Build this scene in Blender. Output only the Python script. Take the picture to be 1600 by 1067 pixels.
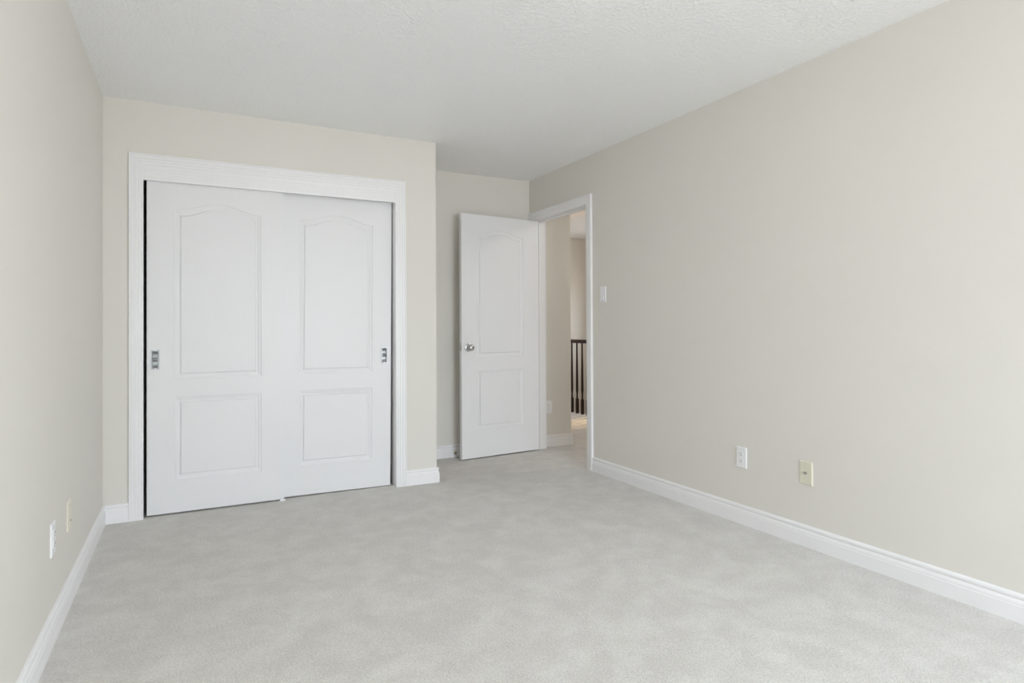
import bpy, bmesh, math
from mathutils import Vector, Matrix

# ------------------------------------------------------------------ clear
for o in list(bpy.data.objects):
    bpy.data.objects.remove(o, do_unlink=True)
SC = bpy.context.scene
COL = SC.collection

# ------------------------------------------------------------------ camera
def make_camera():
    th, pitch, roll = 0.48039, 0.00737, -0.00448
    F = Vector((math.sin(th)*math.cos(pitch), math.cos(th)*math.cos(pitch), math.sin(pitch)))
    r = Vector((math.cos(th), -math.sin(th), 0)); u = r.cross(F)
    r2 = r*math.cos(roll) + u*math.sin(roll); u2 = u*math.cos(roll) - r*math.sin(roll)
    cd = bpy.data.cameras.new('camera'); co = bpy.data.objects.new('camera', cd); COL.objects.link(co)
    m = Matrix.Identity(4)
    for i in range(3):
        m[i][0] = r2[i]; m[i][1] = u2[i]; m[i][2] = -F[i]
    m[0][3], m[1][3], m[2][3] = 0.4397, -4.1993, 1.1127
    co.matrix_world = m
    cd.sensor_width = 36.0; cd.lens = 966.06*36/1600
    cd.shift_y = -(533.5-503.2)/1600
    cd.clip_start = 0.02; cd.clip_end = 100
    SC.camera = co
make_camera()

# ------------------------------------------------------------------ world (overcast daylight)
w = bpy.data.worlds.new('overcast_daylight'); SC.world = w; w.use_nodes = True
nt = w.node_tree; nt.nodes.clear()
tc = nt.nodes.new('ShaderNodeTexCoord'); sep = nt.nodes.new('ShaderNodeSeparateXYZ')
mr = nt.nodes.new('ShaderNodeMapRange'); mr.inputs['From Min'].default_value = -0.25; mr.inputs['From Max'].default_value = 0.25
rmp = nt.nodes.new('ShaderNodeValToRGB')
rmp.color_ramp.elements[0].color = (0.50, 0.50, 0.49, 1)      # ground outside
rmp.color_ramp.elements[1].color = (0.79, 0.89, 1.0, 1)       # cool overcast sky
bg = nt.nodes.new('ShaderNodeBackground'); out = nt.nodes.new('ShaderNodeOutputWorld')
nt.links.new(tc.outputs['Generated'], sep.inputs[0]); nt.links.new(sep.outputs['Z'], mr.inputs['Value'])
nt.links.new(mr.outputs[0], rmp.inputs['Fac']); nt.links.new(rmp.outputs[0], bg.inputs['Color'])
bg.inputs['Strength'].default_value = 13.0
nt.links.new(bg.outputs[0], out.inputs['Surface'])

# ------------------------------------------------------------------ dimensions
H = 2.44
W = 3.195        # right wall face
WC = 2.013       # outer end of closet wall
D = 0.735        # alcove back wall face
YR = -6.35       # rear wall face
T = 0.12         # wall thickness
XH = 3.637       # corner of the hall wall
YF = 3.61        # far hall wall
XE = 5.98        # far side of the stairwell
XRAIL = 4.837
YS = -1.3        # hall end wall
WIN = (1.30, 3.02, 0.55, 1.99)   # bedroom window x0,x1,z0,z1 in the rear wall
DN, DF, DH = -0.186, 0.666, 2.066   # bedroom doorway: near jamb, far jamb, head
CL, CR, CH = 0.1998, 1.7113, 2.0595 # closet opening inside the casing

# portals: only help the renderer sample the daylight that comes in through each window
def portal(name, loc, rot, sx, sy):
    l = bpy.data.lights.new(name, 'AREA'); l.shape = 'RECTANGLE'; l.size = sx; l.size_y = sy
    l.cycles.is_portal = True
    o = bpy.data.objects.new(name, l); o.location = loc; o.rotation_euler = rot; COL.objects.link(o)
portal('window_portal', ((WIN[0]+WIN[1])/2, YR-T-.01, (WIN[2]+WIN[3])/2), (math.radians(90), 0, 0), WIN[1]-WIN[0], WIN[3]-WIN[2])
HW = (2.26, 2.84, 0.86, 1.72)    # stairwell window y0,y1,z0,z1 in the far side wall
portal('stair_window_portal', (XE+T+.01, (HW[0]+HW[1])/2, (HW[2]+HW[3])/2), (0, math.radians(90), 0), HW[3]-HW[2], HW[1]-HW[0])

# warm low sun coming through the stairwell window and between the balusters
sl = bpy.data.lights.new('sun', 'SUN'); sl.energy = 2.0; sl.color = (1, .68, .32); sl.angle = math.radians(8)
so = bpy.data.objects.new('sun', sl); COL.objects.link(so); so.location = (9, 5, 5)
so.rotation_euler = Vector((-.9*math.cos(math.radians(38)), -.43*math.cos(math.radians(38)), -math.sin(math.radians(38)))).to_track_quat('-Z', 'Y').to_euler()

# ------------------------------------------------------------------ exposure
SC.view_settings.view_transform = 'Standard'; SC.view_settings.look = 'None'
SC.view_settings.gamma = 1.0; SC.view_settings.use_curve_mapping = False
SC.view_settings.exposure = 0.82
SC.cycles.use_denoising = True
SC.cycles.max_bounces = 14; SC.cycles.diffuse_bounces = 10; SC.cycles.glossy_bounces = 4; SC.cycles.transparent_max_bounces = 8
SC.cycles.sample_clamp_indirect = 6.0
SC.cycles.caustics_reflective = False; SC.cycles.caustics_refractive = False

# ------------------------------------------------------------------ materials
def srgb(r, g, b):
    f = lambda c: (c/255/12.92) if c/255 <= .04045 else ((c/255+.055)/1.055)**2.4
    return (f(r), f(g), f(b), 1)
def mat(name, col, rough=.6, metal=0., spec=.5):
    m = bpy.data.materials.new(name); m.use_nodes = True
    b = m.node_tree.nodes['Principled BSDF']
    b.inputs['Base Color'].default_value = col; b.inputs['Roughness'].default_value = rough
    b.inputs['Metallic'].default_value = metal; b.inputs['Specular IOR Level'].default_value = spec
    return m, m.node_tree, b
def N(nt, t, **kw):
    n = nt.nodes.new(t)
    for k, v in kw.items():
        if k in n.inputs: n.inputs[k].default_value = v
        else: setattr(n, k, v)
    return n
def objcoord(nt, scale=(1, 1, 1)):
    g = nt.nodes.new('ShaderNodeNewGeometry'); mp = nt.nodes.new('ShaderNodeMapping')
    mp.inputs['Scale'].default_value = scale; nt.links.new(g.outputs['Position'], mp.inputs['Vector'])
    return mp.outputs[0]
def bump(nt, b, h, strength, dist):
    bp = nt.nodes.new('ShaderNodeBump'); bp.inputs['Strength'].default_value = strength; bp.inputs['Distance'].default_value = dist
    nt.links.new(h, bp.inputs['Height']); nt.links.new(bp.outputs[0], b.inputs['Normal']); return bp

def m_wall(name, col):
    m, t, b = mat(name, col, .62, spec=.35)
    c = objcoord(t)
    n1 = N(t, 'ShaderNodeTexNoise', Scale=260.0, Detail=3.0); t.links.new(c, n1.inputs['Vector'])
    bump(t, b, n1.outputs['Fac'], .10, .0012)
    n2 = N(t, 'ShaderNodeTexNoise', Scale=1.3, Detail=2.0); t.links.new(c, n2.inputs['Vector'])
    mx = N(t, 'ShaderNodeMix', data_type='RGBA'); mx.inputs[6].default_value = tuple(x*.985 for x in col[:3])+(1,)
    mx.inputs[7].default_value = tuple(min(1, x*1.015) for x in col[:3])+(1,)
    t.links.new(n2.outputs['Fac'], mx.inputs[0]); t.links.new(mx.outputs[2], b.inputs['Base Color'])
    return m
M_WALL = m_wall('cream_wall_paint', (.742, .719, .672, 1))
M_HALL = m_wall('hall_wall_paint', (.765, .735, .68, 1))

def m_ceiling():
    m, t, b = mat('ceiling_paint', (.91, .918, .932, 1), .36, spec=.5)
    c = objcoord(t)
    n1 = N(t, 'ShaderNodeTexNoise', Scale=62.0, Detail=2.5, Roughness=.55); t.links.new(c, n1.inputs['Vector'])
    r = N(t, 'ShaderNodeMapRange'); r.inputs['From Min'].default_value = .42; r.inputs['From Max'].default_value = .62
    t.links.new(n1.outputs['Fac'], r.inputs['Value'])
    bump(t, b, r.outputs[0], .6, .003)
    return m
M_CEIL = m_ceiling()

def m_trim():
    m, t, b = mat('white_trim_paint', (.86, .857, .866, 1), .36, spec=.4)
    c = objcoord(t)
    n1 = N(t, 'ShaderNodeTexNoise', Scale=45.0, Detail=2.0); t.links.new(c, n1.inputs['Vector'])
    bump(t, b, n1.outputs['Fac'], .02, .0005)
    return m
M_TRIM = m_trim()

def m_door():
    # moulded hardboard door: white semi-gloss paint over an embossed wood grain
    m, t, b = mat('white_door_paint', (.812, .812, .824, 1), .37, spec=.30)
    tcn = N(t, 'ShaderNodeTexCoord')
    mp = N(t, 'ShaderNodeMapping'); mp.inputs['Scale'].default_value = (1, 1, .09)
    t.links.new(tcn.outputs['Object'], mp.inputs['Vector'])
    n0 = N(t, 'ShaderNodeTexNoise', Scale=7.0, Detail=1.0); t.links.new(mp.outputs[0], n0.inputs['Vector'])
    mul = N(t, 'ShaderNodeMath', operation='MULTIPLY'); mul.inputs[1].default_value = 26.0
    t.links.new(n0.outputs['Fac'], mul.inputs[0])
    fr = N(t, 'ShaderNodeMath', operation='FRACT'); t.links.new(mul.outputs[0], fr.inputs[0])
    mp2 = N(t, 'ShaderNodeMapping'); mp2.inputs['Scale'].default_value = (260, 260, 9)
    t.links.new(tcn.outputs['Object'], mp2.inputs['Vector'])
    n1 = N(t, 'ShaderNodeTexNoise', Scale=1.0, Detail=3.0); t.links.new(mp2.outputs[0], n1.inputs['Vector'])
    ad = N(t, 'ShaderNodeMath', operation='MULTIPLY_ADD'); ad.inputs[1].default_value = .45
    t.links.new(fr.outputs[0], ad.inputs[0]); t.links.new(n1.outputs['Fac'], ad.inputs[2])
    bump(t, b, ad.outputs[0], .22, .0011)
    return m
M_DOOR = m_door()

def m_carpet():
    m, t, b = mat('grey_beige_carpet', (.5, .48, .45, 1), .95, spec=.1)
    c = objcoord(t)
    b.inputs['Sheen Weight'].default_value = .25; b.inputs['Sheen Roughness'].default_value = .6
    # pile brushed in different directions (marks of feet and vacuum)
    ns = N(t, 'ShaderNodeTexNoise', Scale=2.2, Detail=1.0); t.links.new(c, ns.inputs['Vector'])
    off = N(t, 'ShaderNodeVectorMath', operation='MULTIPLY_ADD'); off.inputs[1].default_value = (.18, .18, .18)
    t.links.new(ns.outputs['Color'], off.inputs[0]); t.links.new(c, off.inputs[2])
    n1 = N(t, 'ShaderNodeTexNoise', Scale=7.5, Detail=5.0, Roughness=.62); t.links.new(off.outputs[0], n1.inputs['Vector'])
    r1 = N(t, 'ShaderNodeMapRange'); r1.inputs['From Min'].default_value = .40; r1.inputs['From Max'].default_value = .70
    t.links.new(n1.outputs['Fac'], r1.inputs['Value'])
    # tufts
    n2 = N(t, 'ShaderNodeTexNoise', Scale=330.0, Detail=2.0, Roughness=.7); t.links.new(c, n2.inputs['Vector'])
    n3 = N(t, 'ShaderNodeTexNoise', Scale=120.0, Detail=3.0, Roughness=.7); t.links.new(c, n3.inputs['Vector'])
    v = N(t, 'ShaderNodeTexVoronoi', Scale=210.0); t.links.new(c, v.inputs['Vector'])
    mxa = N(t, 'ShaderNodeMix', data_type='RGBA')
    mxa.inputs[6].default_value = (.605, .583, .555, 1); mxa.inputs[7].default_value = (.70, .683, .655, 1)
    t.links.new(r1.outputs[0], mxa.inputs[0])
    r2 = N(t, 'ShaderNodeMapRange'); r2.inputs['From Min'].default_value = .3; r2.inputs['From Max'].default_value = .7
    r2.inputs['To Min'].default_value = .80; r2.inputs['To Max'].default_value = 1.18
    t.links.new(n2.outputs['Fac'], r2.inputs['Value'])
    r3 = N(t, 'ShaderNodeMapRange'); r3.inputs['From Min'].default_value = .3; r3.inputs['From Max'].default_value = .7
    r3.inputs['To Min'].default_value = .82; r3.inputs['To Max'].default_value = 1.16
    t.links.new(n3.outputs['Fac'], r3.inputs['Value'])
    mm = N(t, 'ShaderNodeMath', operation='MULTIPLY'); t.links.new(r2.outputs[0], mm.inputs[0]); t.links.new(r3.outputs[0], mm.inputs[1])
    vs = N(t, 'ShaderNodeVectorMath', operation='SCALE'); t.links.new(mxa.outputs[2], vs.inputs[0]); t.links.new(mm.outputs[0], vs.inputs['Scale'])
    t.links.new(vs.outputs[0], b.inputs['Base Color'])
    ad = N(t, 'ShaderNodeMath', operation='MULTIPLY_ADD'); ad.inputs[1].default_value = .6
    t.links.new(n2.outputs['Fac'], ad.inputs[0]); t.links.new(v.outputs['Distance'], ad.inputs[2])
    bump(t, b, ad.outputs[0], .55, .004)
    return m
M_CARPET = m_carpet()

def m_metal(name, col, rough, scale=90):
    m, t, b = mat(name, col, rough, 1.0)
    c = objcoord(t)
    n = N(t, 'ShaderNodeTexNoise', Scale=float(scale), Detail=2.0); t.links.new(c, n.inputs['Vector'])
    r = N(t, 'ShaderNodeMapRange'); r.inputs['To Min'].default_value = rough*.8; r.inputs['To Max'].default_value = rough*1.25
    t.links.new(n.outputs['Fac'], r.inputs['Value']); t.links.new(r.outputs[0], b.inputs['Roughness'])
    return m
M_NICKEL = m_metal('satin_nickel', (.56, .56, .57, 1), .24)
M_CHROME = m_metal('chrome', (.40, .41, .42, 1), .42)
M_BRASS = m_metal('aged_brass', (.34, .27, .15, 1), .38)
M_DARKMETAL = m_metal('dull_steel', (.38, .38, .37, 1), .35)

def m_plastic(name, col, rough=.3):
    m, t, b = mat(name, col, rough)
    c = objcoord(t)
    n = N(t, 'ShaderNodeTexNoise', Scale=400.0, Detail=1.0); t.links.new(c, n.inputs['Vector'])
    bump(t, b, n.outputs['Fac'], .02, .0005)
    return m
M_WPLAS = m_plastic('white_plastic', (.84, .845, .86, 1))
M_IVORY = m_plastic('ivory_plastic', (.72, .695, .575, 1))
M_SLOT = m_plastic('dark_slot', (.05, .05, .05, 1), .7)
M_RUBBER = m_plastic('white_rubber', (.7, .7, .68, 1), .6)

def m_darkwood():
    m, t, b = mat('dark_stained_wood', (.03, .018, .012, 1), .42, spec=.3)
    c = objcoord(t, (60, 60, 4))
    n = N(t, 'ShaderNodeTexNoise', Scale=1.0, Detail=4.0); t.links.new(c, n.inputs['Vector'])
    mx = N(t, 'ShaderNodeMix', data_type='RGBA'); mx.inputs[6].default_value = (.010, .006, .004, 1); mx.inputs[7].default_value = (.042, .020, .012, 1)
    t.links.new(n.outputs['Fac'], mx.inputs[0]); t.links.new(mx.outputs[2], b.inputs['Base Color'])
    return m
M_DARKWOOD = m_darkwood()

def m_glass():
    m = bpy.data.materials.new('window_glass'); m.use_nodes = True; t = m.node_tree; t.nodes.clear()
    tr = N(t, 'ShaderNodeBsdfTransparent'); gl = N(t, 'ShaderNodeBsdfGlossy'); gl.inputs['Roughness'].default_value = .02
    fr = N(t, 'ShaderNodeFresnel'); fr.inputs['IOR'].default_value = 1.45
    mx = N(t, 'ShaderNodeMixShader'); o = N(t, 'ShaderNodeOutputMaterial')
    gg = N(t, 'ShaderNodeNewGeometry'); sb = N(t, 'ShaderNodeMath', operation='SUBTRACT'); sb.inputs[0].default_value = 1.0
    ml = N(t, 'ShaderNodeMath', operation='MULTIPLY'); t.links.new(gg.outputs['Backfacing'], sb.inputs[1])
    t.links.new(fr.outputs[0], ml.inputs[0]); t.links.new(sb.outputs[0], ml.inputs[1]); t.links.new(ml.outputs[0], mx.inputs[0]); t.links.new(tr.outputs[0], mx.inputs[1]); t.links.new(gl.outputs[0], mx.inputs[2])
    t.links.new(mx.outputs[0], o.inputs[0]); return m
M_GLASS = m_glass()

def m_emit(name, col, s):
    m, t, b = mat(name, (.8, .8, .8, 1), .4)
    b.inputs['Emission Color'].default_value = col; b.inputs['Emission Strength'].default_value = s
    return m
M_LAMP = m_emit('frosted_lamp_glass', (1, .94, .86, 1), 6.5)
M_HALLFILL = m_emit('added_hall_fill_glow', (1, .95, .86, 1), 17.0)  # glow of the added fill lamp that lifts the hall wall
M_HALLLAMP = m_emit('warm_frosted_lamp_glass', (1, .55, .20, 1), 9.0)

# ------------------------------------------------------------------ mesh helpers
def link(name, bm, m, parent=None, smooth=False, recalc=True):
    if recalc: bmesh.ops.recalc_face_normals(bm, faces=bm.faces[:])
    me = bpy.data.meshes.new(name); bm.to_mesh(me); bm.free()
    me.materials.append(m)
    if smooth:
        for p in me.polygons: p.use_smooth = True
        try: me.set_sharp_from_angle(angle=math.radians(35))
        except Exception: pass
    o = bpy.data.objects.new(name, me); COL.objects.link(o)
    if parent: o.parent = parent
    return o
def tag(o, label=None, cat=None, group=None, kind=None):
    if label: o['label'] = label
    if cat: o['category'] = cat
    if group: o['group'] = group
    if kind: o['kind'] = kind
    return o
def thing(name, label, cat, loc=(0, 0, 0), rz=0., group=None, kind=None):
    o = bpy.data.objects.new(name, None); COL.objects.link(o); o.empty_display_size = .1
    o.location = loc; o.rotation_euler = (0, 0, rz)
    return tag(o, label, cat, group, kind)
def box(bm, x0, x1, y0, y1, z0, z1, bev=0., seg=2):
    vs = [bm.verts.new((x, y, z)) for x in (x0, x1) for y in (y0, y1) for z in (z0, z1)]
    fs = [bm.faces.new([vs[i] for i in f]) for f in ((0, 1, 3, 2), (4, 6, 7, 5), (0, 4, 5, 1), (2, 3, 7, 6), (0, 2, 6, 4), (1, 5, 7, 3))]
    if bev > 0:
        es = list({e for f in fs for e in f.edges})
        bmesh.ops.bevel(bm, geom=es, offset=bev, segments=seg, affect='EDGES', profile=.5)
    return bm
def boxes(name, lst, m, parent=None, bev=0.):
    bm = bmesh.new()
    for b in lst: box(bm, *b, bev=bev)
    return link(name, bm, m, parent)
def sweep(bm, path, prof, fn):
    """prof: closed list of (offset to the right of the path, height); mitred at the corners."""
    n = len(path); rings = []
    P = [Vector(p) for p in path]
    for i in range(n):
        d1 = (P[i]-P[i-1]).normalized() if i > 0 else None
        d2 = (P[i+1]-P[i]).normalized() if i < n-1 else None
        n1 = Vector((d1.y, -d1.x)) if d1 else None; n2 = Vector((d2.y, -d2.x)) if d2 else None
        if n1 is None: mv = n2
        elif n2 is None: mv = n1
        else:
            mv = (n1+n2); mv = mv/(1+n1.dot(n2))
        rings.append([bm.verts.new(fn(P[i].x+mv.x*a, P[i].y+mv.y*a, h)) for a, h in prof])
    k = len(prof)
    for i in range(n-1):
        for j in range(k):
            bm.faces.new([rings[i][j], rings[i][(j+1) % k], rings[i+1][(j+1) % k], rings[i+1][j]])
    bm.faces.new(rings[0]); bm.faces.new(rings[-1][::-1])
    return bm
def lathe(bm, prof, fn, seg=32):
    """prof: (radius, height) along an axis; fn maps (a, b, h) to a point."""
    rings = []
    for r, h in prof:
        if r < 1e-6: rings.append([bm.verts.new(fn(0, 0, h))])
        else: rings.append([bm.verts.new(fn(r*math.cos(2*math.pi*i/seg), r*math.sin(2*math.pi*i/seg), h)) for i in range(seg)])
    for a, b in zip(rings[:-1], rings[1:]):
        if len(a) == 1 and len(b) == 1: continue
        for i in range(seg):
            j = (i+1) % seg
            if len(a) == 1: bm.faces.new([a[0], b[i], b[j]])
            elif len(b) == 1: bm.faces.new([a[i], a[j], b[0]])
            else: bm.faces.new([a[i], a[j], b[j], b[i]])
    if len(rings[0]) > 1: bm.faces.new(rings[0][::-1])
    if len(rings[-1]) > 1: bm.faces.new(rings[-1])
    return bm

# ------------------------------------------------------------------ shell
XW0 = -T
tag(boxes('floor', [(XW0, 4.885, YR-T, YF+T, -.28, 0)], M_CARPET), 'light grey-beige cut-pile carpet covering the floor', 'floor', kind='structure')
tag(boxes('ceiling', [(XW0, XE+T, YR-T, YF+T, H, H+.12)], M_CEIL), 'white lightly textured ceiling', 'ceiling', kind='structure')
tag(boxes('wall_left', [(XW0, 0, YR-T, D, 0, H)], M_WALL), 'plain cream wall on the left side of the room', 'wall', kind='structure')
tag(boxes('wall_right', [(W, W+T, YR-T, DN-.018, 0, H), (W, W+T, DN-.018, DF+.018, DH+.018, H), (W, W+T, DF+.018, D, 0, H)], M_WALL),
    'long cream wall on the right with the doorway at its far end', 'wall', kind='structure')
tag(boxes('wall_rear', [(XW0, WIN[0], YR-T, YR, 0, H), (WIN[1], W+T, YR-T, YR, 0, H), (WIN[0], WIN[1], YR-T, YR, 0, WIN[2]), (WIN[0], WIN[1], YR-T, YR, WIN[3], H)], M_WALL),
    'cream wall behind the camera holding the bedroom window', 'wall', kind='structure')
CT = .115
bm = bmesh.new()
box(bm, 0, CL-.004, 0, CT, 0, H); box(bm, CR+.018, WC, 0, CT, 0, H); box(bm, CL-.004, CR+.018, 0, CT, CH+.018, H)
tag(link('wall_front', bm, M_WALL), 'cream wall around the sliding closet doors', 'wall', kind='structure')
tag(boxes('wall_alcove', [(WC-T, WC, CT, D, 0, H)], M_WALL), 'short return wall at the end of the closet', 'wall', kind='structure')
tag(boxes('wall_back', [(XW0, XH, D, D+T, 0, H)], M_WALL), 'cream wall behind the open white door', 'wall', kind='structure')
tag(boxes('wall_hall', [(XH-T, XH, D+T, YF, 0, H)], M_HALL), 'hall wall running away beyond the doorway', 'wall', kind='structure')
tag(boxes('wall_far', [(XH-T, XE+T, YF, YF+T, -2.7, H)], M_HALL), 'warm lit wall at the far end of the stairwell', 'wall', kind='structure')
tag(boxes('wall_stairwell', [(XE, XE+T, YS, HW[0], -2.7, H), (XE, XE+T, HW[1], YF, -2.7, H), (XE, XE+T, HW[0], HW[1], -2.7, HW[2]), (XE, XE+T, HW[0], HW[1], HW[3], H)], M_HALL),
    'side wall of the stairwell with its window', 'wall', kind='structure')
tag(boxes('wall_landing', [(W+T, XE+T, YS-T, YS, -2.7, H)], M_HALL), 'end wall of the hall landing', 'wall', kind='structure')
tag(boxes('wall_below', [(4.885-T, 4.885, YS, YF, -2.7, -.28)], M_HALL), 'stairwell wall under the hall floor edge', 'wall', kind='structure')
tag(boxes('floor_lower', [(4.885, XE, YS, YF, -2.8, -2.7)], M_CARPET), 'carpeted floor at the bottom of the stairwell', 'floor', kind='structure')

# ------------------------------------------------------------------ baseboards
BB = [(0, 0), (.0158, 0), (.0158, .060), (.0152, .0625), (.0135, .0635), (.0140, .070), (.0125, .076), (.0095, .081), (.0080, .0835),
      (.0082, .087), (.0110, .0885), (.0125, .091), (.0130, .097), (.0118, .102), (.0085, .1055), (.004, .107), (0, .107)]
fid = lambda x, y, z: (x, y, z)
def baseboard(name, path, label):
    bm = bmesh.new(); sweep(bm, path, BB, fid)
    tag(link(name, bm, M_TRIM, smooth=False), label, 'baseboard', kind='structure')
CASL, CASR = .1263, 1.7848
baseboard('baseboard_left', [(0, YR), (0, 0)], 'white moulded baseboard along the left wall')
baseboard('baseboard_front', [(0, 0), (CASL, 0)], 'short white baseboard left of the closet casing')
baseboard('baseboard_alcove', [(CASR, 0), (WC, 0), (WC, D)], 'white baseboard wrapping the corner right of the closet')
baseboard('baseboard_back', [(WC, D), (W, D)], 'white baseboard on the wall behind the open door')
baseboard('baseboard_right', [(W, DN-.0725), (W, YR)], 'long white moulded baseboard along the right wall')
baseboard('baseboard_hall', [(W+T+.018, D), (XH, D), (XH, YF)], 'white baseboard on the hall wall seen through the doorway')
baseboard('baseboard_rear', [(W, YR), (0, YR)], 'white baseboard under the bedroom window')

# ------------------------------------------------------------------ casings
def casing_profile(w):
    p = [(0, 0), (0, .0165), (.0015, .018), (.0080, .018), (.0095, .0150), (.0115, .0140), (.0135, .0168), (.0260, .0168), (.0280, .0135),
         (.0305, .0130), (.0325, .0152), (.0435, .0148), (.0455, .0118), (.0480, .0112), (.0500, .0132), (.0600, .0126), (.0620, .0098), (.0645, .0094), (.0665, .0112), (.0725, .0104), (.0735, .0095), (.0735, 0)]
    s = w/.0735
    return [(a*s, b) for a, b in p]
def casing(name, s0, s1, top, wdt, fn, label):
    bm = bmesh.new(); sweep(bm, [(s0, 0), (s0, top), (s1, top), (s1, 0)], casing_profile(wdt), fn)
    return tag(link(name, bm, M_TRIM), label, 'door casing', kind='structure')
casing('trim_1', CASL, CASR, CH+.0735, .0735, lambda s, z, t: (s, -t, z), 'white fluted casing framing the sliding closet doors')
casing('trim_2', -(DF+.0725), -(DN-.0725), DH+.0725, .0725, lambda s, z, t: (W-t, -s, z), 'white fluted casing around the open bedroom doorway')
casing('trim_3', DN-.0725, DF+.0685, DH+.0725, .0725, lambda s, z, t: (W+T+t, s, z), 'white casing on the hall side of the doorway')
# ribbed fascia that hides the sliding-door track
bm = bmesh.new()
zt, zb = CH, 1.982
prof = [(0, 0)]
k = 5; hgt = zt-zb
prof = [(0.0, -.012), (0.0, .0100)]
for i in range(k):
    a = i/k*hgt; b = (i+1)/k*hgt
    prof += [(a+.0012, .0128), (b-.0042, .0116), (b-.0026, .0088), (b-.0008, .0088)]
prof = prof[:-2]+[(hgt, .0110)]; prof += [(hgt, -.012)]
sweep(bm, [(CL, zt), (CR, zt)], prof, lambda s, z, t: (s, -t, z))
tag(link('trim_4', bm, M_TRIM), 'white ribbed fascia board over the sliding closet doors', 'fascia board', kind='structure')
# jambs
tag(boxes('trim_5', [(CR, CR+.018, 0, CT, 0, CH), (CL-.004, CR+.018, .0, CT, CH, CH+.018)], M_TRIM), 'white closet door jamb', 'door jamb', kind='structure')
bm = bmesh.new()
box(bm, W, W+T, DF, DF+.018, 0, DH); box(bm, W, W+T, DN-.018, DN, 0, DH); box(bm, W, W+T, DN-.018, DF+.018, DH, DH+.018)
box(bm, W+.052, W+.084, DF-.011, DF, 0, DH, bev=.002); box(bm, W+.052, W+.084, DN, DN+.011, 0, DH, bev=.002); box(bm, W+.052, W+.084, DN+.011, DF-.011, DH-.011, DH, bev=.002)
jamb = tag(link('trim_6', bm, M_TRIM), 'white jamb and stop lining the open doorway', 'door jamb', kind='structure')
# strike plate wrapped on the near jamb
bm = bmesh.new(); box(bm, W-.0005, W+.028, DN, DN+.0016, .905, .965); box(bm, W-.004, W+.0005, DN-.001, DN+.0055, .912, .972, bev=.001)
link('strike_plate', bm, M_NICKEL, jamb)
tag(boxes('trim_7', [(4.86, 4.905, YS, YF, -.27, -.006)], M_TRIM), 'white edge board of the landing at the stairwell', 'edge board', kind='structure')

# ------------------------------------------------------------------ moulded panel doors
MOULD = [(0, 0), (.0012, .0045), (.005, .0060), (.012, .0064), (.018, .0095), (.024, .0118), (.0300, .0118), (.0325, .0070), (.0345, .0026), (.038, .0012)]
def contour(x0, x1, z0, z1, bumph, d, nseg=28):
    X0, X1, Z0 = x0+d, x1-d, z0+d
    pts = [(X0, Z0), (X1, Z0)]
    if bumph <= 0: return pts+[(X1, z1-d), (X0, z1-d)]
    for i in range(nseg+1):
        u = 1-2*i/nseg
        a = abs(u)
        s = 0.5+0.5*math.cos(math.pi*min(1, a*1.04)**1.06)
        pts.append(((X0+X1)/2+u*(X1-X0)/2, z1-d+bumph*s))
    return pts
def door_leaf(name, w, h, t, panels, holes, parent, both=False):
    """front face at y=0 looking to -y, local x 0..w, z 0..h"""
    bm = bmesh.new()
    def face_side(y0, sgn):
        loops = [[(0, 0), (w, 0), (w, h), (0, h)]]
        ring0 = []
        for p in panels: loops.append(contour(*p, 0))
        if sgn > 0: loops += holes
        vl = []; edges = []
        for lp in loops:
            vs = [bm.verts.new((x, y0, z)) for x, z in lp]
            vl.append(vs)
            for i in range(len(vs)): edges.append(bm.edges.new((vs[i], vs[(i+1) % len(vs)])))
        bmesh.ops.triangle_fill(bm, edges=edges, use_beauty=True, normal=(0, -sgn, 0))
        for pi, p in enumerate(panels):
            prev = vl[1+pi]
            for d, dep in MOULD[1:]:
                cur = [bm.verts.new((x, y0+sgn*dep, z)) for x, z in contour(*p, d)]
                for i in range(len(cur)):
                    j = (i+1) % len(cur); bm.faces.new([prev[i], prev[j], cur[j], cur[i]])
                prev = cur
            bm.faces.new(prev)
        if sgn > 0:
            for hi in range(len(holes)):
                vs = vl[1+len(panels)+hi]
                bk = [bm.verts.new((v.co.x, y0+.012, v.co.z)) for v in vs]
                for i in range(len(vs)):
                    j = (i+1) % len(vs); bm.faces.new([vs[i], vs[j], bk[j], bk[i]])
                bm.faces.new(bk)
        return vl[0]
    a = face_side(0, 1)
    if both: b = face_side(t, -1)
    else:
        b = [bm.verts.new((v.co.x, t, v.co.z)) for v in a]; bm.faces.new(b)
    for i in range(4):
        j = (i+1) % 4; bm.faces.new([a[i], a[j], b[j], b[i]])
    return link(name, bm, M_DOOR, parent)

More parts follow.
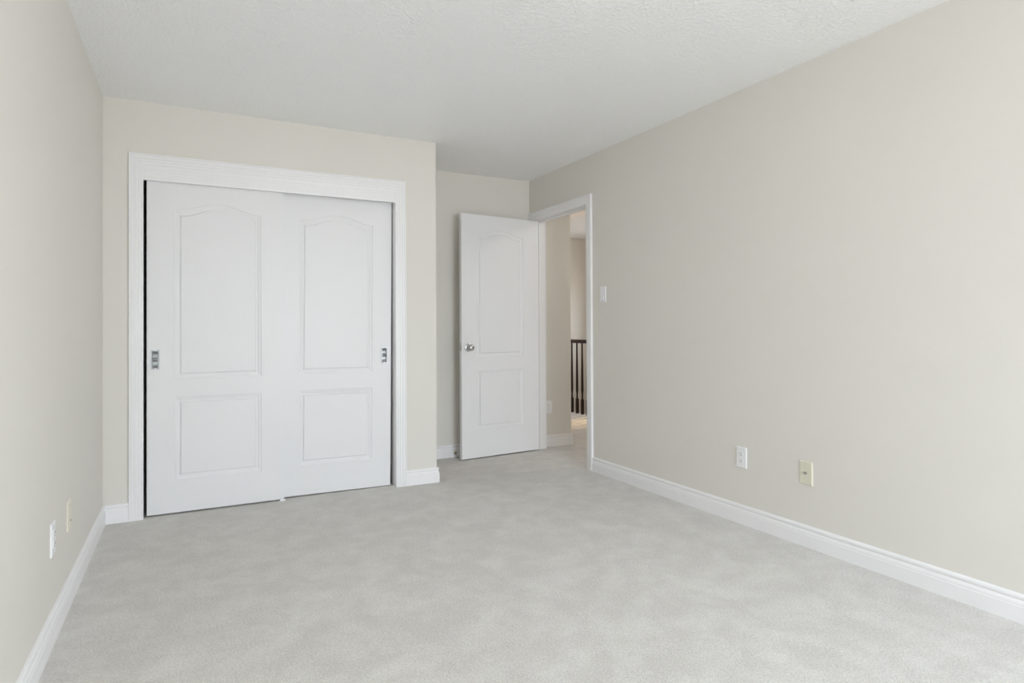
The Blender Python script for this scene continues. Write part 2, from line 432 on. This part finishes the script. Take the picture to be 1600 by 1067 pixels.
def flush_pull(parent, cx, cz):
    """rectangular recessed finger pull: rim plate, curved cup and a raised middle tab"""
    w, h = .043, .115
    bm = bmesh.new()
    r = [(-w/2, -h/2), (w/2, -h/2), (w/2, h/2), (-w/2, h/2)]
    q = [(-w/2+.0065, -h/2+.009), (w/2-.0065, -h/2+.009), (w/2-.0065, h/2-.009), (-w/2+.0065, h/2-.009)]
    o0 = [bm.verts.new((x, .0002, z)) for x, z in r]; o1 = [bm.verts.new((x*.97, -.0022, z*.985)) for x, z in r]
    i1 = [bm.verts.new((x*1.02, -.0022, z*1.01)) for x, z in q]; i0 = [bm.verts.new((x, -.001, z)) for x, z in q]
    for A, B in ((o0, o1), (o1, i1), (i1, i0)):
        for i in range(4):
            j = (i+1) % 4; bm.faces.new([A[i], A[j], B[j], B[i]])
    # cup: curved sheet, deepest at both ends of the recess
    n = 24; prev = None
    for k in range(n+1):
        z = q[0][1]+(q[2][1]-q[0][1])*k/n; u = abs(2*k/n-1)
        y = .010*min(1, math.sin(math.pi*min(1, (1-u)*1.0+.0))*1.0)+.0005 if u > .5 else .0105
        row = [bm.verts.new((q[0][0], -.001, z)), bm.verts.new((q[0][0]+.002, y, z)), bm.verts.new((q[1][0]-.002, y, z)), bm.verts.new((q[1][0], -.001, z))]
        if prev:
            for i in range(3): bm.faces.new([prev[i], prev[i+1], row[i+1], row[i]])
        prev = row
    p = link('flush_pull', bm, M_CHROME, parent, recalc=True); p.location = (cx, 0, cz)
    # middle tab
    bm = bmesh.new()
    prof = [(-.013, .0095), (-.011, .002), (-.006, -.003), (.0, -.0045), (.006, -.001), (.010, .005), (.012, .0095)]
    A = [bm.verts.new((-w/2+.011, y, z)) for z, y in prof]; B = [bm.verts.new((w/2-.011, y, z)) for z, y in prof]
    for i in range(len(prof)-1): bm.faces.new([A[i], A[i+1], B[i+1], B[i]])
    bm.faces.new(A); bm.faces.new(B[::-1]); bm.faces.new([A[-1], A[0], B[0], B[-1]])
    link('finger_tab', bm, M_NICKEL, p, smooth=True)
    # two screws
    for sz in (-1, 1):
        bm = bmesh.new(); lathe(bm, [(.0028, -.0020), (.0026, -.0030), (0, -.0034)], lambda a, b, hh: (a, hh, b), 14)
        s = link('screw', bm, M_NICKEL, p); s.location = (0, 0, sz*(h/2-.0045))
    return p

cw, chh = .762, 2.028
cp = [(.143, .628, .193, .689, 0.), (.143, .628, .797, 1.812, .050)]
# left (front) closet door
d1 = thing('door_1', 'left sliding closet door, the front one, with a dark gap on its left', 'closet door', (.2148, .020, .0105), kind='structure')
lc = .258-.2148; hz = .9265-.0105
hole = lambda cx, cz: [(cx-.0195, cz-.0555), (cx+.0195, cz-.0555), (cx+.0195, cz+.0555), (cx-.0195, cz+.0555)]
door_leaf('door_leaf', cw, chh, .034, cp, [hole(lc, hz)], d1); flush_pull(d1, lc, hz)
# right (rear) closet door, hanging very slightly out of plumb
d2 = thing('door_2', 'right sliding closet door, set behind the other one', 'closet door', (1.308-cw/2, .060, .0110), kind='structure')
d2.rotation_euler = (0, .0078, 0)
rc = cw-.048
door_leaf('door_leaf', cw, chh, .034, cp, [hole(rc, .912)], d2); flush_pull(d2, rc, .912)

# floor guide between the two doors
bm = bmesh.new()
box(bm, -.020, .020, -.010, .095, 0, .003, bev=.001); box(bm, -.010, .010, .035, .0378, 0, .03, bev=.0005); box(bm, -.014, .014, -.006, -.002, .0, .012, bev=.001)
g = link('door_guide', bm, M_WPLAS); g.location = (.967, .018, .0)
tag(g, 'small white plastic guide on the carpet where the two closet doors overlap', 'door guide')

# open bedroom door
LW, LH, LT = .787, 2.048, .035
ang = math.radians(5.7)
d3 = thing('door_3', 'white two-panel bedroom door standing open against the back wall', 'door', (2.4393, .5437, .012), ang, kind='structure')
ep = [(.146, .620, .236, .730, 0.), (.146, .620, .846, 1.884, .045)]
door_leaf('door_leaf', LW, LH, LT, ep, [], d3, both=True)
KX, KZ = .0628, .928
ROSE = [(0.0335, 0), (.0335, .003), (.0320, .0065), (.0270, .009), (.0175, .0105), (.0150, .013)]
KNOB = [(.0150, .010), (.0120, .016), (.0110, .026), (.0135, .031), (.0200, .036), (.0258, .044), (.0272, .052), (.0255, .060), (.0200, .0665), (.0120, .0700), (.0060, .0706), (0, .0704)]
for nm, sg, y0 in (('front', -1, 0.), ('rear', 1, LT)):
    bm = bmesh.new(); lathe(bm, ROSE+[(0, .013)], lambda a, b, hh: (a, y0+sg*hh, b), 40)
    rs = link('door_knob', bm, M_NICKEL, d3, smooth=True); rs.location = (KX, 0, KZ)
    bm = bmesh.new(); lathe(bm, KNOB, lambda a, b, hh: (a, y0+sg*hh, b), 40)
    link('knob_ball', bm, M_NICKEL, rs, smooth=True)
bm = bmesh.new(); box(bm, -.0012, .0005, LT/2-.0125, LT/2+.0125, KZ-.028, KZ+.028, bev=.0004)
lp = link('latch_plate', bm, M_NICKEL, d3)
bm = bmesh.new()
v = [(-.0012, LT/2-.007), (-.0012, LT/2+.007), (-.0115, LT/2+.006), (-.0115, LT/2+.002)]
lo = [bm.verts.new((x, y, KZ-.009)) for x, y in v]; hi = [bm.verts.new((x, y, KZ+.009)) for x, y in v]
bm.faces.new(lo); bm.faces.new(hi[::-1])
for i in range(4): bm.faces.new([lo[i], lo[(i+1) % 4], hi[(i+1) % 4], hi[i]])
link('latch_bolt', bm, M_NICKEL, lp)
for zc in (.22, 1.02, 1.84):
    bm = bmesh.new(); lathe(bm, [(0, -.048), (.003, -.047), (.0045, -.045), (.0045, .045), (.003, .047), (0, .048)], lambda a, b, hh: (a, b, hh), 14)
    hg = link('hinge', bm, M_NICKEL, d3, smooth=True); hg.location = (LW-.044, LT+.0055, zc)
    bm = bmesh.new(); box(bm, -.002, .034, -.0052, -.0036, -.044, .044); link('hinge_plate', bm, M_NICKEL, hg)

# door stop on the baseboard behind the door
ds = thing('door_stop', 'small brass door stop with white tip on the baseboard behind the open door', 'door stop', (2.452, D-.0158, .036))
AX = lambda a, b, hh: (a, -hh, b)
bm = bmesh.new(); lathe(bm, [(.0125, 0), (.0125, .003), (.009, .008), (.006, .012), (0, .013)], AX, 20); link('base_flange', bm, M_BRASS, ds, smooth=True)
bm = bmesh.new(); lathe(bm, [(.0045, .008), (.0045, .060), (0, .061)], AX, 16); link('rod', bm, M_BRASS, ds, smooth=True)
bm = bmesh.new(); lathe(bm, [(.005, .056), (.0085, .059), (.0090, .070), (.007, .075), (0, .076)], AX, 20); link('rubber_tip', bm, M_RUBBER, ds, smooth=True)

# ------------------------------------------------------------------ wall plates
PW, PH, PT = .072, .118, .0062
def plate_mesh(bm, pw=PW, ph=PH, cut=None):
    e = .0045
    def ring(x, z, y): return [bm.verts.new((sx*x, y, sz*z)) for sx, sz in ((-1, -1), (1, -1), (1, 1), (-1, 1))]
    R = [ring(pw/2, ph/2, 0), ring(pw/2, ph/2, -.0022), ring(pw/2-.0015, ph/2-.0015, -.0045), ring(pw/2-e, ph/2-e, -PT)]
    for A, B in zip(R[:-1], R[1:]):
        for i in range(4): bm.faces.new([A[i], A[(i+1) % 4], B[(i+1) % 4], B[i]])
    bm.faces.new(R[0]); bm.faces.new(R[-1])
def screw(parent, z, m):
    bm = bmesh.new(); lathe(bm, [(.0034, -PT+.0005), (.0032, -PT-.0007), (.0015, -PT-.0011), (0, -PT-.0011)], lambda a, b, hh: (a, hh, b), 16)
    s = link('screw', bm, m, parent); s.location = (0, 0, z)
    bm = bmesh.new(); box(bm, -.0028, .0028, -PT-.0014, -PT-.0009, -.0004, .0004); link('screw_slot', bm, M_SLOT, s)
def outlet(label, loc, rz, group=None):
    t = thing('wall_outlet', label, 'electrical outlet', loc, rz, group)
    bm = bmesh.new(); plate_mesh(bm); link('cover_plate', bm, M_WPLAS, t)
    for sz in (-1, 1):
        zc = sz*.0195
        # rounded receptacle face: circle flattened at top and bottom
        bm = bmesh.new(); prof = []
        pts = []
        for i in range(40):
            a = 2*math.pi*i/40; pts.append((.0172*math.cos(a), max(-.0142, min(.0142, .0172*math.sin(a)))))
        lo = [bm.verts.new((x, -PT+.0006, z)) for x, z in pts]; hi = [bm.verts.new((x*.96, -PT-.0020, z*.96)) for x, z in pts]
        for i in range(40):
            j = (i+1) % 40
            bm.faces.new([lo[i], lo[j], hi[j], hi[i]])
        bm.faces.new(hi); bm.faces.new(lo[::-1])
        rc_ = link('receptacle', bm, M_WPLAS, t); rc_.location = (0, 0, zc)
        y0, y1 = -PT-.0026, -PT-.0016
        bm = bmesh.new(); box(bm, -.0074, -.0056, y0, y1, .0005, .0085); box(bm, .0056, .0074, y0, y1, .0015, .0080)
        link('plug_slot', bm, M_SLOT, rc_)
        bm = bmesh.new(); lathe(bm, [(.0026, -PT-.0016), (.0026, -PT-.0026), (0, -PT-.0026)], lambda a, b, hh: (a, hh, b), 14)
        gp = link('ground_hole', bm, M_SLOT, rc_); gp.location = (0, 0, -.0065)
    screw(t, 0, M_WPLAS)
    return t
def jack(label, loc, rz):
    t = thing('cable_jack', label, 'wall jack', loc, rz)
    bm = bmesh.new(); plate_mesh(bm); link('cover_plate', bm, M_IVORY, t)
    ax = lambda a, b, hh: (a, -PT-hh, b)
    bm = bmesh.new(); lathe(bm, [(.0072, -.001), (.0072, .0022), (0, .0022)], ax, 6)
    nut = link('coax_connector', bm, M_NICKEL, t)
    bm = bmesh.new(); lathe(bm, [(.0046, .0015), (.0046, .0095), (.0036, .0105), (.0030, .0095), (.0030, .006), (0, .006)], ax, 20)
    link('threaded_post', bm, M_DARKMETAL, nut, smooth=False)
    screw(t, .048, M_IVORY); screw(t, -.048, M_IVORY)
    return t
def switch(label, loc, rz):
    t = thing('light_switch', label, 'light switch', loc, rz)
    bm = bmesh.new(); plate_mesh(bm); link('cover_plate', bm, M_WPLAS, t)
    bm = bmesh.new()
    prof = [(-.0335, -PT+.001), (-.0335, -PT-.0062), (-.012, -PT-.0030), (0, -PT-.0012), (.018, -PT-.0004), (.0335, -PT+.0008)]
    A = [bm.verts.new((-.0165, y, z)) for z, y in prof]; B = [bm.verts.new((.0165, y, z)) for z, y in prof]
    for i in range(len(prof)): j = (i+1) % len(prof); bm.faces.new([A[i], A[j], B[j], B[i]])
    bm.faces.new(A[::-1]); bm.faces.new(B)
    link('rocker', bm, M_WPLAS, t)
    return t
RR, RL = math.radians(-90), math.radians(90)
outlet('white duplex outlet low on the right wall, left of the ivory cable plate', (W, -1.704, .3715), RR)
jack('ivory cable plate with metal connector low on the right wall', (W, -2.1155, .369), RR)
switch('white rocker light switch on the right wall beside the doorway', (W, -.399, 1.352), RR)
outlet('white outlet low on the left wall, seen nearly edge-on', (0, -1.458, .357), RL)
pj = thing('phone_jack', 'ivory wall jack plate low on the left wall, beyond the white outlet', 'wall jack', (0, -1.125, .354), RL)
bm = bmesh.new(); plate_mesh(bm); link('cover_plate', bm, M_IVORY, pj)
bm = bmesh.new(); box(bm, -.008, .008, -PT-.0016, -PT+.001, -.030, -.012, bev=.0005); sk = link('socket', bm, M_IVORY, pj)
bm = bmesh.new(); box(bm, -.0055, .0055, -PT-.0022, -PT-.0014, -.027, -.016); link('socket_hole', bm, M_SLOT, sk)
screw(pj, .042, M_IVORY); screw(pj, -.042, M_IVORY)
outlet('white outlet on the hall wall, partly hidden by the doorway jamb', (3.389, D, .367), 0)

# ------------------------------------------------------------------ stair railing in the hall
RY0, RY1 = 1.03, YF
sr = thing('stair_railing', 'dark stained wooden stair railing with turned balusters beyond the doorway', 'railing', (XRAIL, (RY0+RY1)/2, 0))
cy = (RY0+RY1)/2
bm = bmesh.new()
hp = [(-.031, .900), (.031, .900), (.033, .908), (.030, .920), (.030, .928), (.022, .940), (.010, .945), (-.010, .945), (-.022, .940), (-.030, .928), (-.030, .920), (-.033, .908)]
A = [bm.verts.new((x, RY0-cy, z)) for x, z in hp]; B = [bm.verts.new((x, RY1-cy, z)) for x, z in hp]
for i in range(len(hp)): j = (i+1) % len(hp); bm.faces.new([A[i], A[j], B[j], B[i]])
bm.faces.new(A); bm.faces.new(B[::-1])
link('handrail', bm, M_DARKWOOD, sr)
BP = [(.0125, .186), (.0145, .192), (.0145, .199), (.0100, .204), (.0095, .211), (.0140, .217), (.0140, .223), (.0095, .229), (.0090, .236), (.0128, .243), (.0105, .250),
      (.0115, .262), (.0155, .290), (.0158, .330), (.0150, .420), (.0130, .600), (.0108, .760), (.0098, .905)]
bal_me = None
yb = 2.325; ys = [yb+.118*k for k in range(-10, 11)]
for y in ys:
    if y < RY0+.08 or y > YF-.04: continue
    if bal_me is None:
        bm = bmesh.new(); box(bm, -.0158, .0158, -.0158, .0158, 0, .188, bev=.0015)
        lathe(bm, BP, fid, 18)
        b = link('baluster', bm, M_DARKWOOD, sr, smooth=True); bal_me = b.data
    else:
        b = bpy.data.objects.new('baluster', bal_me); COL.objects.link(b); b.parent = sr
    b.location = (0, y-cy, 0)
bm = bmesh.new(); box(bm, -.045, .045, -.045, .045, 0, 1.02, bev=.003)
box(bm, -.055, .055, -.055, .055, 1.02, 1.04, bev=.004); lathe(bm, [(.02, 1.04), (.045, 1.055), (.052, 1.085), (.045, 1.115), (.02, 1.133), (0, 1.136)], fid, 24)
nw = link('newel_post', bm, M_DARKWOOD, sr, smooth=True); nw.location = (0, RY0-cy, 0)

# ------------------------------------------------------------------ lamps
def dome_lamp(label, loc, r, m):
    t = thing('ceiling_lamp', label, 'ceiling lamp', loc)
    bm = bmesh.new(); lathe(bm, [(r*1.02, 0), (r*1.04, -.008), (r*1.02, -.022), (r*.96, -.024), (0, -.020)], fid, 48); link('lamp_base', bm, M_NICKEL, t, smooth=True)
    bm = bmesh.new(); lathe(bm, [(r*.96, -.022), (r*.93, -.045), (r*.80, -.072), (r*.55, -.092), (r*.25, -.102), (0, -.104)], fid, 48)
    bm.faces.ensure_lookup_table()
    link('lamp_shade', bm, m, t, smooth=True)
    bm = bmesh.new(); lathe(bm, [(0, -.100), (.009, -.103), (.009, -.110), (.005, -.118), (0, -.121)], fid, 16); link('finial', bm, M_NICKEL, t, smooth=True)
dome_lamp('frosted dome ceiling lamp in the middle of the bedroom', (1.65, -2.50, H), .17, M_LAMP)
dome_lamp('warm glowing dome ceiling lamp in the hall, just behind the hall wall corner', (4.22, 1.95, H), .15, M_HALLLAMP)

dome_lamp('added unseen dome lamp, fill light at the near end of the hall', (4.15, -.45, H), .15, M_HALLFILL)  # unseen lamp added to brighten the hall wall beyond the doorway

# ------------------------------------------------------------------ windows
def window(name, label, horiz, a0, a1, z0, z1, c0, c1, panes):
    """horiz 'x': the window lies along x between y=c0 (outside) and y=c1 (inside)"""
    t = thing(name, label, 'window', kind='structure')
    P = (lambda a_0, a_1, c_0, c_1, z_0, z_1: (a_0, a_1, c_0, c_1, z_0, z_1)) if horiz == 'x' else (lambda a_0, a_1, c_0, c_1, z_0, z_1: (c_0, c_1, a_0, a_1, z_0, z_1))
    f = .045; cm = (c0+c1)/2; lo, hi = cm-.03, cm+.03
    L = [P(a0, a0+f, lo, hi, z0, z1), P(a1-f, a1, lo, hi, z0, z1), P(a0+f, a1-f, lo, hi, z0, z0+f), P(a0+f, a1-f, lo, hi, z1-f, z1)]
    for k in range(1, panes):
        am = a0+(a1-a0)*k/panes; L.append(P(am-.03, am+.03, lo, hi, z0+f, z1-f))
    fr = boxes('window_frame', L, M_TRIM, t)
    for k in range(panes):
        p0 = a0+(a1-a0)*k/panes+(.03 if k else f); p1 = a0+(a1-a0)*(k+1)/panes-(.03 if k < panes-1 else f)
        boxes('pane', [P(p0, p1, cm-.003, cm+.003, z0+f, z1-f)], M_GLASS, fr)
    s = 1 if horiz == 'x' else -1
    e0, e1 = sorted((c1, c1+s*.018)); q0, q1 = sorted((c1, c1+s*.035))
    cs = .07
    boxes('window_casing', [P(a0-cs, a0, e0, e1, z0, z1+cs), P(a1, a1+cs, e0, e1, z0, z1+cs), P(a0, a1, e0, e1, z1, z1+cs), P(a0-cs, a1+cs, e0, e1, z0-cs-.02, z0-.02)], M_TRIM, t)
    boxes('window_sill', [P(a0-cs-.01, a1+cs+.01, q0, q1, z0-.02, z0)], M_TRIM, t)
    return t
window('window_1', 'wide white window behind the camera', 'x', WIN[0], WIN[1], WIN[2], WIN[3], YR-T, YR, 2)
window('window_2', 'narrow window lighting the stairwell', 'y', HW[0], HW[1], HW[2], HW[3], XE+T, XE, 1)
